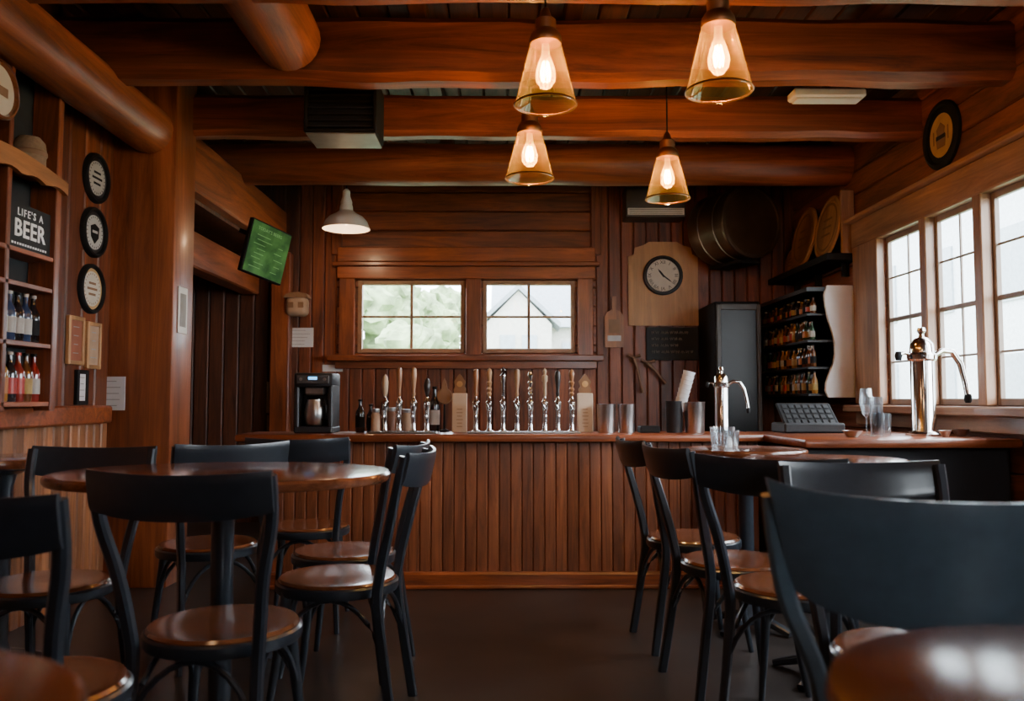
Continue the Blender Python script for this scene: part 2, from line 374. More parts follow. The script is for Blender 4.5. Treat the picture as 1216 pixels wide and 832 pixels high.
# ------------------------------------------------------------------ beams and post
def hewn(name,x0,x1,y,z,w,h,mat,label):
    g=G(); n=40
    pts=[];rc=[]
    for i in range(n+1):
        t=i/n; x=x0+(x1-x0)*t
        pts.append((x,y+.010*mnoise.noise((x*2,y,z)),z+.012*mnoise.noise((x*1.5,y+9,z))))
        rc.append((w+.018*mnoise.noise((x*2.6,3,y)),h+.026*mnoise.noise((x*2.2,7,y))))
    g.sweep(pts,mat,rect=rc,ref=(0,0,1)); o=g.obj(name); return meta(o,label,"beam","ceiling cross beams")
hewn("ceiling_beam",-2.33,2.64,3.39,2.895,.17,.31,W_beamx,"reddish-brown squared timber beam under the board ceiling")
hewn("ceiling_beam",-2.33,2.64,4.29,2.885,.17,.33,W_beamx,"reddish-brown squared timber beam under the board ceiling")
hewn("ceiling_beam",-2.33,2.64,5.25,2.865,.14,.26,W_beamx,"reddish-brown squared timber beam under the board ceiling")
def log(name,p0,p1,r,mat,label,group=None,n=40,seg=24):
    p0=Vector(p0);p1=Vector(p1); pts=[p0.lerp(p1,i/n)+Vector((0,0,.008*mnoise.noise(p0.lerp(p1,i/n)*1.1))) for i in range(n+1)]
    rr=[r*(1+.05*mnoise.noise(p*1.9)) for p in pts]; rr[0]*=.93; rr[-1]*=.99
    g=G().sweep(pts,mat,r=rr,seg=seg); return meta(g.obj(name),label,"log beam",group)
log("log_beam",(-2.3,6.35,2.875),(2.618,6.35,2.875),.155,W_beamx,"round reddish log beam spanning above the bar")
log("log_beam",(-1.10,2.2,2.90),(-1.10,4.17,2.90),.165,W_beamy,"thick round log with its cut end below the ceiling")
log("log_beam",(-2.115,0.6,2.68),(-2.115,4.95,2.68),.142,W_beamy,"smooth round log running to the square post")
g=G().box((-2.14,5.09,1.565),(.38,.32,3.13),W_post,.012,seg=2); meta(g.obj("timber_post"),"thick reddish-brown square timber post with rounded edges","post")
g=G().box((-2.08,6.42,2.60),(.2,2.3,.36),W_beamy,.012); meta(g.obj("timber_beam"),"flat reddish timber beam from post to rear wall","beam")
g=G().box((-2.3,6.42,2.16),(.16,2.3,.26),W_beamy,.012); meta(g.obj("timber_beam"),"lower timber beam above the dark passage","beam")
struct(G().box((-2.0,YB-.08,1.20),(.17,.12,2.40),W_trimz,.01).obj("trim_4"))
js=None
for i,x in enumerate((-1.9,-0.45,0.35,1.15,1.95)):
    if js is None:
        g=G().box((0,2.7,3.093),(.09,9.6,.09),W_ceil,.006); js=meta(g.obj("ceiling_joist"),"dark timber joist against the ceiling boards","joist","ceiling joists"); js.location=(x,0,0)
    else: clone(js,(x,0,0))

# ================================================================== bar
bar=thing("bar_counter",(0,0,0),"long wooden bar with vertical board front and polished top","bar counter")
g=G(); g.box((-0.03,5.09,.862),(3.05,.46,.046),W_trimx,.016,seg=2); g.obj("countertop",bar)
g=G(); g.planks(-1.42,1.48,.08,.84,.066,.03,lambda u,v,w:(u,4.97-w,v),W_bar,ch=.006,gap=.0006)
g.box((.03,5.13,.42),(2.89,.31,.838),W_dark); g.obj("front_panel",bar)
g=G(); g.box((.03,4.925,.05),(2.90,.05,.085),W_trimx,.012); g.box((.03,4.915,.012),(2.90,.07,.022),W_trimx,.006); g.obj("base_trim",bar)
sc=thing("side_counter",(0,0,0),"dark wooden service counter with thick polished top under the window","counter")
g=G(); g.box((2.05,4.76,.862),(1.10,1.08,.046),W_trimx,.014,seg=2); g.obj("countertop",sc)
g=G(); g.box((2.06,4.80,.42),(1.06,.96,.838),BLK2,.01); g.obj("cabinet_body",sc)
ZT=.885

# ------------------------------------------------------------------ taps
def tap(x,y,h,hm,kind,bodym=None):
    t=thing("beer_tap",(x,y,ZT),"chrome beer tap column with slim upright handle","beer tap","row of beer taps on the bar")
    g=G().lathe([(.028,0),(.028,.010),(.018,.016),(.015,.03),(.015,.13),(.021,.145),(.021,.185),(.012,.195),(.009,.215)],CHROME,16)
    g.obj("column",t)
    g=G().sweep([(0,0,.165),(0,-.03,.168),(0,-.055,.160),(0,-.064,.135),(0,-.064,.10)],CHROME,r=[.009,.010,.009,.008,.0075],seg=10)
    g.lathe([(.010,0),(.012,.01),(.009,.02)],CHROME,12,c=(0,-.064,.09)); g.obj("spout",t)
    if kind==0: pr=[(.006,.215),(.012,.23),(.009,.25),(.015,.30),(.019,h-.04),(.015,h-.01),(.0,h)]
    elif kind==1: pr=[(.006,.215),(.015,.235),(.009,.245),(.017,.26),(.009,.275),(.017,.30),(.010,.312),(.014,.335),(.018,h-.03),(.011,h-.012),(.0,h)]
    elif kind==3: pr=[(.006,.215),(.011,.225),(.011,.30),(.017,.31),(.017,h-.05),(.008,h-.04),(.013,h-.02),(.0,h)]
    else: pr=[(.006,.215),(.010,.225),(.019,.26),(.022,h-.05),(.014,h-.02),(.0,h)]
    G().lathe(pr,hm,14).obj("handle",t); return t
HW=plain("handle_ivory",(0.50,0.38,0.25),0.35); HA=plain("handle_amber",(0.30,0.13,0.05),0.3,coat=.4); HS=CHROME
HB=plain("handle_dark",(0.03,0.025,0.022),0.3); HT=plain("handle_tan",(0.38,0.22,0.11),0.35)
tY=5.06
for px,kind,hm,top in ((457,2,HW,442),(474,0,HA,434),(491,0,HT,434),(507,2,HB,446)):
    tap(P(px,500,tY).x,tY,(512-top)*tY/1000,hm,kind)
for px,kind,hm,h in ((565,0,HA,.385),(581,1,HT,.39),(597.5,3,HS,.395),(614,0,HT,.385),(630,1,HS,.375),(647,3,HW,.39),(662.5,0,HB,.375),(679,1,HA,.385)):
    tap(P(px,500,tY).x,tY,h,hm,kind)
for a,b in ((440,520),(556,688)):
    x0=P(a,500,5).x;x1=P(b,500,5).x
    g=G().box(((x0+x1)/2,4.955,ZT+.006),(x1-x0,.09,.012),STEEL,.004)
    for i in range(22): g.box((x0+(x1-x0)*(i+.5)/22,4.955,ZT+.0135),(.004,.078,.003),GREYD)
    meta(g.obj("drip_tray"),"narrow stainless drip tray below the beer taps","drip tray","drip trays")
def bag(px,w,h,topm,lab):
    x=P(px,500,5.0).x; t=thing("menu_bag",(x,5.17,ZT),lab,"card holder","cream card holders between the taps")
    G().box((0,0,h*.34),(w,.035,h*.68),CREAM,.004).obj("card",t)
    g=G().prism([(-w*.36,h*.68),(w*.36,h*.68),(w*.42,h*.74),(w*.30,h*.80),(w*.40,h*.88),(w*.22,h*.94),(w*.12,h*.99),(0,h*1.02),(-w*.12,h*.99),(-w*.22,h*.94),(-w*.40,h*.88),(-w*.30,h*.80),(-w*.42,h*.74)],-.012,.012,topm)
    g.lathe([(w*.2,.012),(w*.2,.016),(0,.017)],GOLD,18,T=TR(0,0,h*.84)@TF); g.obj("top_panel",t)
    g=G(); 
    for i in range(6): g.box((0,-.0185,h*(.10+.06*i)),(w*(.3+.2*random.random()),.001,.003),KRAFT)
    g.obj("print",t)
bag(544,.092,.35,KRAFT,"cream card holder with ornate brown top")
bag(698,.095,.35,KRAFT,"cream card holder with ornate brown top")

# ------------------------------------------------------------------ bottles / jars
def bottle_mesh(h,r,glass,label,cap,name="bottle"):
    g=G(); g.lathe([(r*.85,0),(r,.006),(r,h*.56),(r*.92,h*.63),(r*.45,h*.76),(r*.36,h*.82),(r*.36,h*.94)],glass,14)
    g.lathe([(r*1.015,h*.16),(r*1.015,h*.48)],label,14,caps=False)
    g.lathe([(r*.42,h*.935),(r*.46,h*.94),(r*.46,h),(0,h*1.003)],cap,12); return g
def gl(name,c,e=None): return plain(name,c,0.1,spec=0.8,coat=0.5,var=0.05)
BG=dict(amber=gl("glass_amber",(.12,.04,.012)),green=gl("glass_green",(.02,.06,.03)),dark=gl("glass_dark",(.012,.012,.016)),
 red=gl("glass_red",(.22,.02,.015)),gold=gl("glass_gold",(.32,.15,.03)),blue=gl("glass_blue",(.03,.05,.11)),clear=gl("glass_pale",(.28,.28,.27)))
LB=dict(w=plain("label_white",(.40,.38,.34),.6),r=REDL,y=plain("label_yellow",(.42,.28,.08),.6),k=BLKM,b=plain("label_blue",(.06,.12,.25),.5),o=plain("label_orange",(.42,.15,.04),.6))
btypes={}
def put_bottle(x,y,z,h,r,gc,lc,cc,lab,group):
    key=(h,r,gc,lc,cc)
    if key not in btypes:
        o=bottle_mesh(h,r,BG[gc],LB[lc],LB[cc]).obj("bottle"); btypes[key]=o
    else:
        o=btypes[key].copy(); COL.objects.link(o)
        if "group" in o: del o["group"]
    o.location=(x,y,z); o.rotation_euler=(0,0,random.uniform(0,6)); meta(o,lab,"bottle",group)
put_bottle(P(427,500,5.1).x,5.12,ZT,.20,.028,'dark','k','k',"dark glass bottle standing on the bar",None)
put_bottle(P(438,500,5.1).x,5.17,ZT,.17,.026,'dark','k','k',"dark glass bottle standing on the bar",None)
put_bottle(P(514,500,5.1).x,5.22,ZT,.28,.032,'dark','w','k',"dark wine bottle behind the taps",None)
def jar(px,y,h,r,content,lab):
    t=thing("spice_jar",(P(px,500,y).x,y,ZT),lab,"jar","small jars on the bar")
    G().lathe([(r*.95,0),(r,.005),(r,h*.75),(r*.8,h*.82),(r*.8,h*.85)],content,16).obj("jar_body",t)
    G().lathe([(r*.86,h*.85),(r*.88,h*.86),(r*.88,h*.99),(r*.8,h)],STEEL,16).obj("lid",t)
jar(446,5.02,.145,.027,TAN,"small tan glass jar with steel lid on the bar"); 
jar(465,5.16,.15,.028,plain("jar_rust",(.25,.11,.06),.4),"small rust-coloured jar with steel lid on the bar")
jar(483,5.18,.14,.03,TAN,"small pale jar with steel lid on the bar")
t=thing("carved_ornament",(P(527,500,5.15).x,5.2,ZT),"small dark carved wooden ornament on a stand","ornament")
G().lathe([(.03,0),(.03,.01),(.008,.02),(.006,.17)],BLKM,12).obj("stand",t)
g=G(); g.lathe([(0,-.012),(.045,-.01),(.05,0),(.045,.01),(0,.012)],KRAFT,20,T=TR(0,0,.22)@TF); g.prism([(-.02,.26),(.02,.26),(.01,.31),(0,.33),(-.01,.31)],-.01,.01,KRAFT); g.obj("carving",t)

cx=P(376,500,5.1).x
t=thing("coffee_machine",(cx,5.12,ZT),"black and silver coffee machine with blue display","coffee machine")
g=G(); g.box((0,0,.02),(.23,.24,.04),BLK2,.008); g.box((0,.06,.19),(.225,.12,.34),BLK2,.015,seg=2); g.box((0,-.01,.315),(.23,.24,.085),BLK2,.014,seg=2)
for s in (-.1,.1): g.box((s,-.04,.16),(.03,.16,.26),BLK2,.008)
g.obj("body",t)
g=G(); g.box((0,-.135,.318),(.19,.008,.05),GREYD,.003); g.box((0,-.141,.325),(.05,.004,.016),BLUE)
for s in (-.07,.07): g.lathe([(.009,0),(.009,.008),(0,.009)],STEEL,12,T=TR(s,-.139,.318)@TF)
g.obj("control_panel",t)
G().lathe([(.05,.045),(.062,.06),(.066,.12),(.058,.17),(.05,.19),(.05,.20)],STEEL,20,c=(0,-.055,0)).obj("carafe",t)
G().sweep([(.05,-.09,.17),(.08,-.13,.16),(.08,-.13,.09),(.052,-.09,.08)],BLKM,r=.007).obj("carafe_handle",t)
G().box((0,-.045,.25),(.12,.10,.05),STEEL,.01).obj("brew_head",t)

def cup(px,y,h,r,mat,lab,name="steel_cup",cat="cup"):
    o=G().lathe([(r*.9,0),(r*.93,.004),(r,h-.004),(r*1.03,h),(r*.95,h),(r*.88,.008),(0,.008)],mat,22).obj(name,loc=(P(px,500,y).x,y,ZT)); meta(o,lab,cat,"steel cups on the bar")
cup(720,5.08,.172,.056,STEEL,"tall brushed steel cup on the bar")
cup(744,5.08,.172,.052,STEEL,"tall brushed steel cup on the bar")
cup(801,5.1,.19,.052,BLK2,"tall black cup on the bar")
cup(825,5.08,.185,.062,STEEL,"wide brushed steel cup on the bar")
t=thing("paper_cup_stack",(P(805,500,5.1).x+.005,5.1,ZT+.13),"tilted stack of white paper cups in a black holder","cups"); t.rotation_euler=(0,R(16),0)
g=G()
for i in range(8): g.lathe([(.030,.0+.028*i),(.037,.05+.028*i),(.040,.052+.028*i),(.036,.052+.028*i)],PAPER,18)
g.obj("cups",t)
meta(G().box((P(771,500,5.1).x,5.12,ZT+.02),(.12,.12,.04),BLKM,.006).obj("bar_caddy"),"low black tray on the bar","tray")

yb=YB-.038
def fitting(px,py,px2,py2,lab):
    a=P(px,py,yb-.03); b=P(px2,py2,yb-.03)
    t=thing("wall_spigot",(a.x,yb,a.z),lab,"spigot","old copper spigots on the wall")
    G().lathe([(.035,0),(.035,.008),(.014,.016),(.012,.05)],BRASSD,16,T=TF).obj("flange",t)
    d=Vector((b.x-a.x,0,b.z-a.z))
    g=G().sweep([Vector((0,-.045,0)),d*.3+Vector((.01,-.05,0)),d*.7+Vector((0,-.05,0)),d+Vector((0,-.045,0))],BRASSD,r=[.022,.013,.012,.020],seg=10,ref=(0,1,0)); g.obj("pipe",t)
    g=G().sweep([Vector((-.06,-.05,.035)),Vector((0,-.05,.01)),Vector((.06,-.05,.03))],BRASSD,r=[.016,.010,.016],seg=10,ref=(0,1,0)); g.obj("handle",t)
fitting(752,426,763,466,"small old copper spigot fixed to the board wall")
fitting(769,432,790,455,"small old copper spigot fixed to the board wall")

def tower(px,y,H,r,lab):
    t=thing("draught_tower",(P(px,500,y).x,y,ZT),lab,"beer tower","chrome draught towers")
    G().lathe([(r*1.55,0),(r*1.55,H*.02),(r*1.1,H*.035),(r,H*.05),(r,H*.68),(r*1.22,H*.70),(r*1.25,H*.74),(r*1.02,H*.76),(r*.98,H*.84),(r*.6,H*.89),(r*.25,H*.905),(r*.2,H*.93),(r*.38,H*.96),(r*.3,H*.99),(0,H)],CHROME,28).obj("column",t)
    k=r/.05
    pts=[(r*.8,0,H*.72),(r*1.8,0,H*.78),(r*2.7,0,H*.77),(r*3.4,0,H*.66),(r*3.8,0,H*.48),(r*4.0,0,H*.34)]
    G().sweep(pts,CHROME,r=[.012*k,.013*k,.014*k,.014*k,.012*k,.011*k],seg=14,ref=(0,1,0)).obj("spout",t)
    G().lathe([(.011*k,0),(.016*k,.012*k),(.016*k,.03*k),(.012*k,.04*k)],BLKM,14,c=(r*4.0,0,H*.30)).obj("nozzle",t)
    g=G().sweep([(-r*.8,0,H*.74),(-r*1.6,0,H*.76),(-r*2.1,0,H*.74)],CHROME,r=[.008*k,.008*k,.011*k]); g.lathe([(.012*k,-.02*k),(.016*k,0),(.012*k,.02*k)],BLKM,12,c=(-r*2.1,0,H*.73)); g.obj("lever",t)
tower(857,5.02,.395,.04,"polished chrome draught tower with curved spout on the bar")
tower(1097,4.62,.60,.062,"large polished chrome draught tower with curved spout by the window")
def tumbler(x,y,z,h,r,lab,stem=False,group="drinking glasses"):
    if stem: pr=[(r*.8,0),(r*.8,.003),(.004,.008),(.004,h*.38),(r*.6,h*.46),(r,h*.7),(r*.82,h),(r*.78,h),(r*.95,h*.7),(r*.5,h*.47),(0,h*.44)]
    else: pr=[(r*.85,0),(r*.87,.004),(r,h),(r*.95,h),(r*.82,.012),(0,.012)]
    o=G().lathe(pr,DRINK,22,caps=False).obj("drinking_glass",loc=(x,y,z)); meta(o,lab,"glass",group)
tumbler(P(1029,500,4.66).x,4.66,ZT,.26,.036,"tall stemmed clear glass on the side counter",True)
tumbler(P(1041,500,4.5).x,4.50,ZT,.13,.036,"clear tumbler on the side counter")
tumbler(P(1041,500,4.5).x,4.50,ZT+.013,.20,.034,"clear tumbler stacked in another glass")
tumbler(P(1054,500,4.75).x,4.78,ZT,.12,.034,"clear tumbler on the side counter")
for px,y,r in ((1012,4.45,.05),(1140,4.62,.045),(1122,4.45,.03)):
    o=G().lathe([(r*.5,0),(r*.55,.004),(r,.032),(r*1.06,.036),(r*.95,.034),(r*.45,.008),(0,.008)],STEEL,20).obj("metal_dish",loc=(P(px,500,y).x,y,ZT)); meta(o,"small polished metal dish on the side counter","dish","metal dishes")
t=thing("cash_register",(P(957,490,5.12).x,5.1,ZT),"black cash register with slanted keypad","cash register")
G().box((0,0,.03),(.36,.26,.06),BLK2,.01).obj("base",t)
TT=TR(0,0,.105)@Matrix.Rotation(R(38),4,'X')
g=G(); g.box((0,0,0),(.33,.22,.02),BLKM,.006,T=TT)
for i in range(7):
    for j in range(4): g.box((-.125+i*.042,-.075+j*.048,.012),(.03,.034,.005),BLK2,.002,T=TT)
g.obj("keypad",t)

# ================================================================== back wall objects
def sheet(px0,py0,px1,py1,D,mat,lab,name="paper_notice",cat="paper",lines=5,th=.004,group="paper notices"):
    a=P(px0,py0,D);b=P(px1,py1,D); w=b.x-a.x; h=a.z-b.z
    t=thing(name,((a.x+b.x)/2,D,(a.z+b.z)/2),lab,cat,group)
    G().box((0,0,0),(w,th,h),mat).obj("sheet",t)
    if lines:
        g=G()
        for i in range(lines): 
            ww=w*random.uniform(.4,.8); g.box((random.uniform(-.04,.04)*w,-th/2-.0008,h*(.36-.72*i/max(1,lines-1))),(ww,.001,h*.022),GREY)
        g.obj("print",t)
    return t
sheet(334,389,372,412,yb,PAPER,"white landscape notice on the board wall")
sheet(383,433,407,441,yb,PAPER,"small white label on the board wall",lines=1)
sheet(317,453,340,490,yb,TAN,"tan paper notice beside the coffee machine")
sheet(317,493,333,511,yb,TAN,"small tan card beside the coffee machine",lines=2)
a=P(356,364,yb)
t=thing("carved_wall_box",(a.x,yb-.08,a.z-.10),"small rounded tan carved box fixed to the wall","wooden box")
g=G(); g.box((0,.0,.09),(.19,.15,.17),TAN,.045,seg=4)
for s in (-.045,.045): g.box((s,-.074,.10),(.05,.006,.05),KRAFT,.002)
g.obj("body",t)
G().prism([(-.11,.165),(.11,.165),(.09,.20),(.03,.215),(-.05,.21),(-.09,.195)],-.075,.07,KRAFT).obj("lid",t)
a=P(787,337,yb); bw=83*.0076; bh=100*.0076
t=thing("clock_plaque",(a.x,yb-.012,a.z),"pale wooden plaque with scalloped top holding a clock","wall plaque")
o=[(-bw/2,-bh/2),(bw/2,-bh/2),(bw/2,bh*.32),(bw*.42,bh*.35),(bw*.40,bh*.43),(bw*.28,bh*.46),(bw*.2,bh*.5),(-bw*.2,bh*.5),(-bw*.28,bh*.46),(-bw*.40,bh*.43),(-bw*.42,bh*.35),(-bw/2,bh*.32)]
G().prism(o,-.012,.012,W_pale).obj("board",t)
def clock(name,loc,r,rim,face,lab,cat,rotz=0,numerals=True,hands=(300,128),group=None,roman=True,emblem=None,inner=None,ri=.82,numat=None,rin=.56):
    t=thing(name,loc,lab,cat,group,rotz)
    G().lathe([(r*ri,-.0),(r,.0),(r,.018),(r*.95,.028),(r*(ri+.05),.030),(r*ri,.018),(r*ri,.0)],rim,40,T=TF,caps=False).obj("rim",t)
    g=G().lathe([(r*(ri+.02),.002),(r*(ri+.02),.012),(0,.0122)],face,36,T=TF)
    if inner: g.lathe([(r*rin,.0122),(r*rin,.0140),(0,.0142)],inner,30,T=TF)
    g.obj("dial",t)
    g=G(); nm_=numat or (BLKM if face in (DIAL,DIALW,GOLD) else CHALKW)
    if numerals:
        rn="XII I II III IIII V VI VII VIII IX X XI".split() if roman else "12 1 2 3 4 5 6 7 8 9 10 11".split()
        for i,s in enumerate(rn):
            an=R(30*i); T=TF@Matrix.Rotation(-an,4,'Z')@TR(0,r*(ri-.16),.0155)
            g.text(s,r*.24,nm_,T,.0006)
        for i in range(60):
            T=TF@Matrix.Rotation(R(6*i),4,'Z'); g.box((0,r*(ri-.02),.0138),(r*.015,r*.04,.001),nm_,T=T)
    if emblem: emblem(g,r)
    if g.v: g.obj("numerals" if numerals else "emblem",t)
    if hands:
        for nm,an,l,w in (("hour_hand",hands[0],.42,.05),("minute_hand",hands[1],.62,.035)):
            G().prism([(-r*w,-r*.1),(r*w,-r*.1),(r*w*.9,r*l*.6),(0,r*l),(-r*w*.9,r*l*.6)],-.0005,.0005,BLKM,T=TF@Matrix.Rotation(-R(an),4,'Z')@TR(0,0,.0175)@Matrix.Rotation(R(-90),4,'X')).obj(nm,t)
    return t
a=P(787,327,yb-.03)
clock("wall_clock",(a.x,yb-.026,a.z),.180,BLK2,DIAL,"round black-rimmed clock with cream dial and roman numerals","clock",hands=(322,128))
a=P(798,408,yb); t=thing("chalkboard",(a.x,yb-.012,a.z),"small dark chalkboard with faded handwriting","chalkboard")
G().box((0,0,0),(62*.0076,.02,39*.0076),CHALK,.003).obj("board",t)
g=G()
for j,n in enumerate((8,7,6,9)):
    x=-.19
    for i in range(n):
        ww=.022+.015*random.random(); z=.10-.058*j; pts=[(x+ww*k/6,-.0115,z+.015*math.sin(k*2.3+i*1.7)) for k in range(7)]
        g.sweep(pts,CHALKD,r=.0025,seg=5,ref=(0,1,0)); x+=ww+.012
g.obj("chalk_writing",t)
a=P(729,390,yb); t=thing("wooden_paddle",(a.x,yb-.012,a.z),"dark wooden paddle board hanging on the wall","paddle board")
G().prism([(-.085,-.17),(.085,-.17),(.085,.11),(.06,.15),(.02,.17),(.02,.29),(-.02,.29),(-.02,.17),(-.06,.15),(-.085,.11)],-.012,.012,W_wain).obj("board",t)
g=G(); g.box((0,-.014,-.09),(.12,.004,.05),GREY); g.box((0,-.014,.02),(.10,.004,.12),KRAFT); g.obj("plate",t)
a=P(777,242,7.4); t=thing("wall_air_conditioner",(a.x,yb-.12,a.z),"dark grey air-conditioning unit with pale louvre high on the wall","air conditioner")
G().box((0,0,.0),(.53,.24,.27),GREYD,.015,seg=2).obj("body",t)
g=G().box((0,-.122,-.085),(.5,.01,.06),WHITE,.003); 
for i in range(3): g.box((0,-.129,-.07-.017*i),(.47,.006,.003),GREYD)
g.obj("louvre",t)
t=thing("metal_drum",(1.97,7.18,2.575),"dark bronze round drum mounted high in the corner","drum",rotz=R(24))
rr=.315
G().lathe([(0,.232),(rr*.88,.232),(rr*.90,.245),(rr*.98,.24),(rr,.22),(rr*.985,.20),(rr*.985,-.20),(rr,-.22),(rr*.98,-.24),(0,-.232)],DRUM,48,T=TF).obj("shell",t)
g=G()
for z0 in (.10,-.10): g.lathe([(rr*.98,z0-.012),(rr*1.01,z0-.008),(rr*1.01,z0+.008),(rr*.98,z0+.012)],DRUM,48,T=TF,caps=False)
g.obj("hoop",t)
G().box((0,.0,-.335),(.20,.42,.03),BLKM,.005).obj("bracket_shelf",t)

a=P(411,272,6.75); 
t=thing("enamel_pendant_lamp",(a.x,6.75,a.z),"white enamel pendant lamp with domed shade","pendant lamp")
G().lathe([(.19,0),(.192,.004),(.185,.02),(.17,.06),(.135,.10),(.08,.13),(.055,.15),(.05,.19),(.045,.20)],WHITE,32,caps=False).obj("lamp_shade",t)
G().lathe([(.045,.20),(.047,.22),(.03,.27),(.03,.31),(.01,.33)],WHITE,20).obj("lamp_cap",t)
G().sweep([(0,0,.32),(0,0,ZC-a.z)],BLKM,r=.006).obj("cord",t)
G().lathe([(0,.03),(.03,.05),(.035,.09),(.02,.13),(0,.14)],WHITE,14).obj("bulb",t)
t=thing("ceiling_heater",(P(409,145,4.8).x,4.82,2.58),"black boxy ceiling heater with slatted grille","ceiling heater")
g=G(); g.box((0,.02,.17),(.41,.26,.32),BLKM,.012)
for s in (-1,1): g.box((s*.195,-.12,.17),(.02,.06,.32),BLKM,.004); g.box((0,-.12,.17+s*.15),(.40,.06,.02),BLKM,.004)
g.obj("housing",t)
g=G()
for i in range(8): g.box((0,-.125,.045+.036*i),(.37,.035,.006),BLK2,T=None)
g.obj("grille",t)
G().box((0,-.0,.004),(.39,.28,.008),GREY,.003).obj("bottom_panel",t)
G().box((0,0,.42),(.10,.10,.24),BLKM).obj("mount",t)
a=P(980,115,4.8)
t=thing("strip_light",(a.x,4.78,a.z),"slim white strip light fixture between beams","strip light")
G().box((0,0,0),(.42,.12,.05),WHITE,.01).obj("housing",t); G().box((0,0,-.03),(.38,.09,.012),PAPER,.004).obj("diffuser",t); G().box((0,0,.14),(.03,.03,.26),GREYD).obj("mount",t)

# TV
A=P(304,259,5.95);B=P(350,281,6.3);Cc=P(283,319,5.88)
ex=(B-A); w=ex.length; ex.normalize(); up=(A-Cc); up=(up-ex*up.dot(ex)); hh=(A-Cc).length; up.normalize(); ey=up.cross(ex)
O=(B+Cc)/2
mt=Matrix((( ex.x,ey.x,up.x,O.x),(ex.y,ey.y,up.y,O.y),(ex.z,ey.z,up.z,O.z),(0,0,0,1)))
t=thing("television",(0,0,0),"wall-mounted television showing a green picture, tilted downward","television",mtx=mt)
G().box((0,.02,0),(w,.04,hh),BLKM,.006).obj("casing",t)
G().box((0,-.002,0),(w*.94,.004,hh*.94),SCR).obj("screen",t)
g=G()
g.text("TODAY'S BEERS",w*.085,SCRL,TR(-w*.05,-.005,hh*.36)@TF,.0004)
for i in range(8): g.box((-w*.2+random.uniform(-.03,.03),-.0055,hh*(.24-.085*i)),(w*random.uniform(.2,.4),.0008,hh*.010),SCRL)
for i in range(5): g.box((w*.24+random.uniform(-.02,.02),-.0055,hh*(.14-.12*i)),(w*random.uniform(.1,.25),.0008,hh*.010),SCRL)
g.obj("screen_lettering",t)
G().sweep([(0,.04,.05),(-.05,.12,.10),(-.12,.2,.12)],BLKM,r=.016).obj("mount_arm",t)

# ================================================================== right wall objects
g=G().box((2.50,6.87,2.145),(.24,1.40,.05),BLKM,.004)
for yy in (6.35,6.9,7.4): g.box((2.59,yy,2.07),(.05,.03,.10),BLKM)
meta(g.obj("display_shelf"),"black shelf along the side wall holding wooden discs","shelf")
def disc(y,r,lab,mat=W_pale,th=.022,lean=10):
    o=thing("wooden_disc",(2.615-r*math.sin(R(lean))-.035,y,2.172+r*math.cos(R(lean))+.006),lab,"wooden disc","wooden discs on the display shelf",rotz=R(-90)); 
    o.rotation_euler=(Matrix.Rotation(R(-90),3,'Z')@Matrix.Rotation(R(-lean),3,'X')).to_euler()
    G().lathe([(0,-.0),(r*.97,-.0),(r,.004),(r,th),(r*.93,th+.006),(r*.86,th+.004),(r*.84,th),(0,th)],mat,36,T=TF).obj("disc_body",o)
    g=G().lathe([(r*.70,th+.001),(r*.74,th+.003),(r*.78,th+.001)],KRAFT,36,T=TF,caps=False)
    for i in range(3): g.box((0,-th-.001,r*(.25-.25*i)),(r*.7,.001,r*.07),KRAFT)
    g.obj("stamp",o)
disc(7.02,.265,"large round pale wooden disc leaning on the wall")
disc(6.50,.25,"large round pale wooden disc leaning on the wall")
disc(7.42,.125,"small round wooden disc at the shelf end")
o=G().box((2.56,6.215,2.171+.24),(.10,.03,.48),W_casz,.006).obj("wooden_board"); meta(o,"upright pale wooden board at the shelf end","board")
def keg_emblem(g,r):
    g.prism([(-r*.22,-r*.36),(r*.22,-r*.36),(r*.28,-r*.05),(r*.2,r*.05),(r*.24,r*.2),(0,r*.38),(-r*.24,r*.2),(-r*.2,r*.05),(-r*.28,-r*.05)],-.0165,-.0145,KRAFT)
    g.box((0,-.0172,-r*.05),(r*.5,.001,r*.12),BLKM)
    for s in (-1,1): g.box((s*r*.40,-.0155,0),(r*.06,.001,r*.4),KRAFT)
clock("round_sign",(XR-.032,4.93,2.66),.205,BLKM,BLKM,"round black sign with tan emblem on the side wall","round sign",rotz=R(-90),numerals=False,hands=None,emblem=keg_emblem,inner=GOLD,rin=.64)
# bottle shelf along right wall
t=thing("bottle_shelf",(0,0,0),"dark wall shelving unit with curved white end panel, full of bottles","shelf unit")
g=G(); g.box((2.605,6.86,1.50),(.03,1.30,.80),BLKM); g.box((2.43,7.50,1.50),(.36,.03,.80),BLKM); g.box((2.43,6.86,1.905),(.38,1.31,.03),BLK2); g.obj("carcass",t)
SZ=(1.72,1.52,1.32,1.12)
for z in SZ: 
    G().box((2.42,6.87,z),(.34,1.25,.02),BLK2,.003).obj("shelf_board",t)
ol=[(2.61,1.10),(2.61,1.93),(2.385,1.93),(2.365,1.86),(2.37,1.78),(2.39,1.68),(2.42,1.58),(2.435,1.50),(2.435,1.42),(2.42,1.35),(2.39,1.28),(2.365,1.21),(2.36,1.15),(2.38,1.10)]
G().prism(ol,6.185,6.215,WHITE).obj("end_panel",t)
for z,hs in zip(SZ,((.13,.12,.11),(.16,.15,.14),(.16,.15,.165),(.16,.165,.15))):
    y=6.275
    while y<7.45:
        h=random.choice(hs); put_bottle(2.30+random.uniform(-.008,.012),y,z+.010,h,.023,random.choice(['amber','amber','dark','dark','dark','green','gold']),random.choice(['w','y','k','o','k','k','r']),random.choice(['k','k','k','w','y']),"small bottle with printed label on the dark wall shelf","bottles on the wall shelf"); y+=.054
t=thing("refrigerator",(1.93,7.22,0),"black glass-door refrigerator beside the bottle shelf","refrigerator")
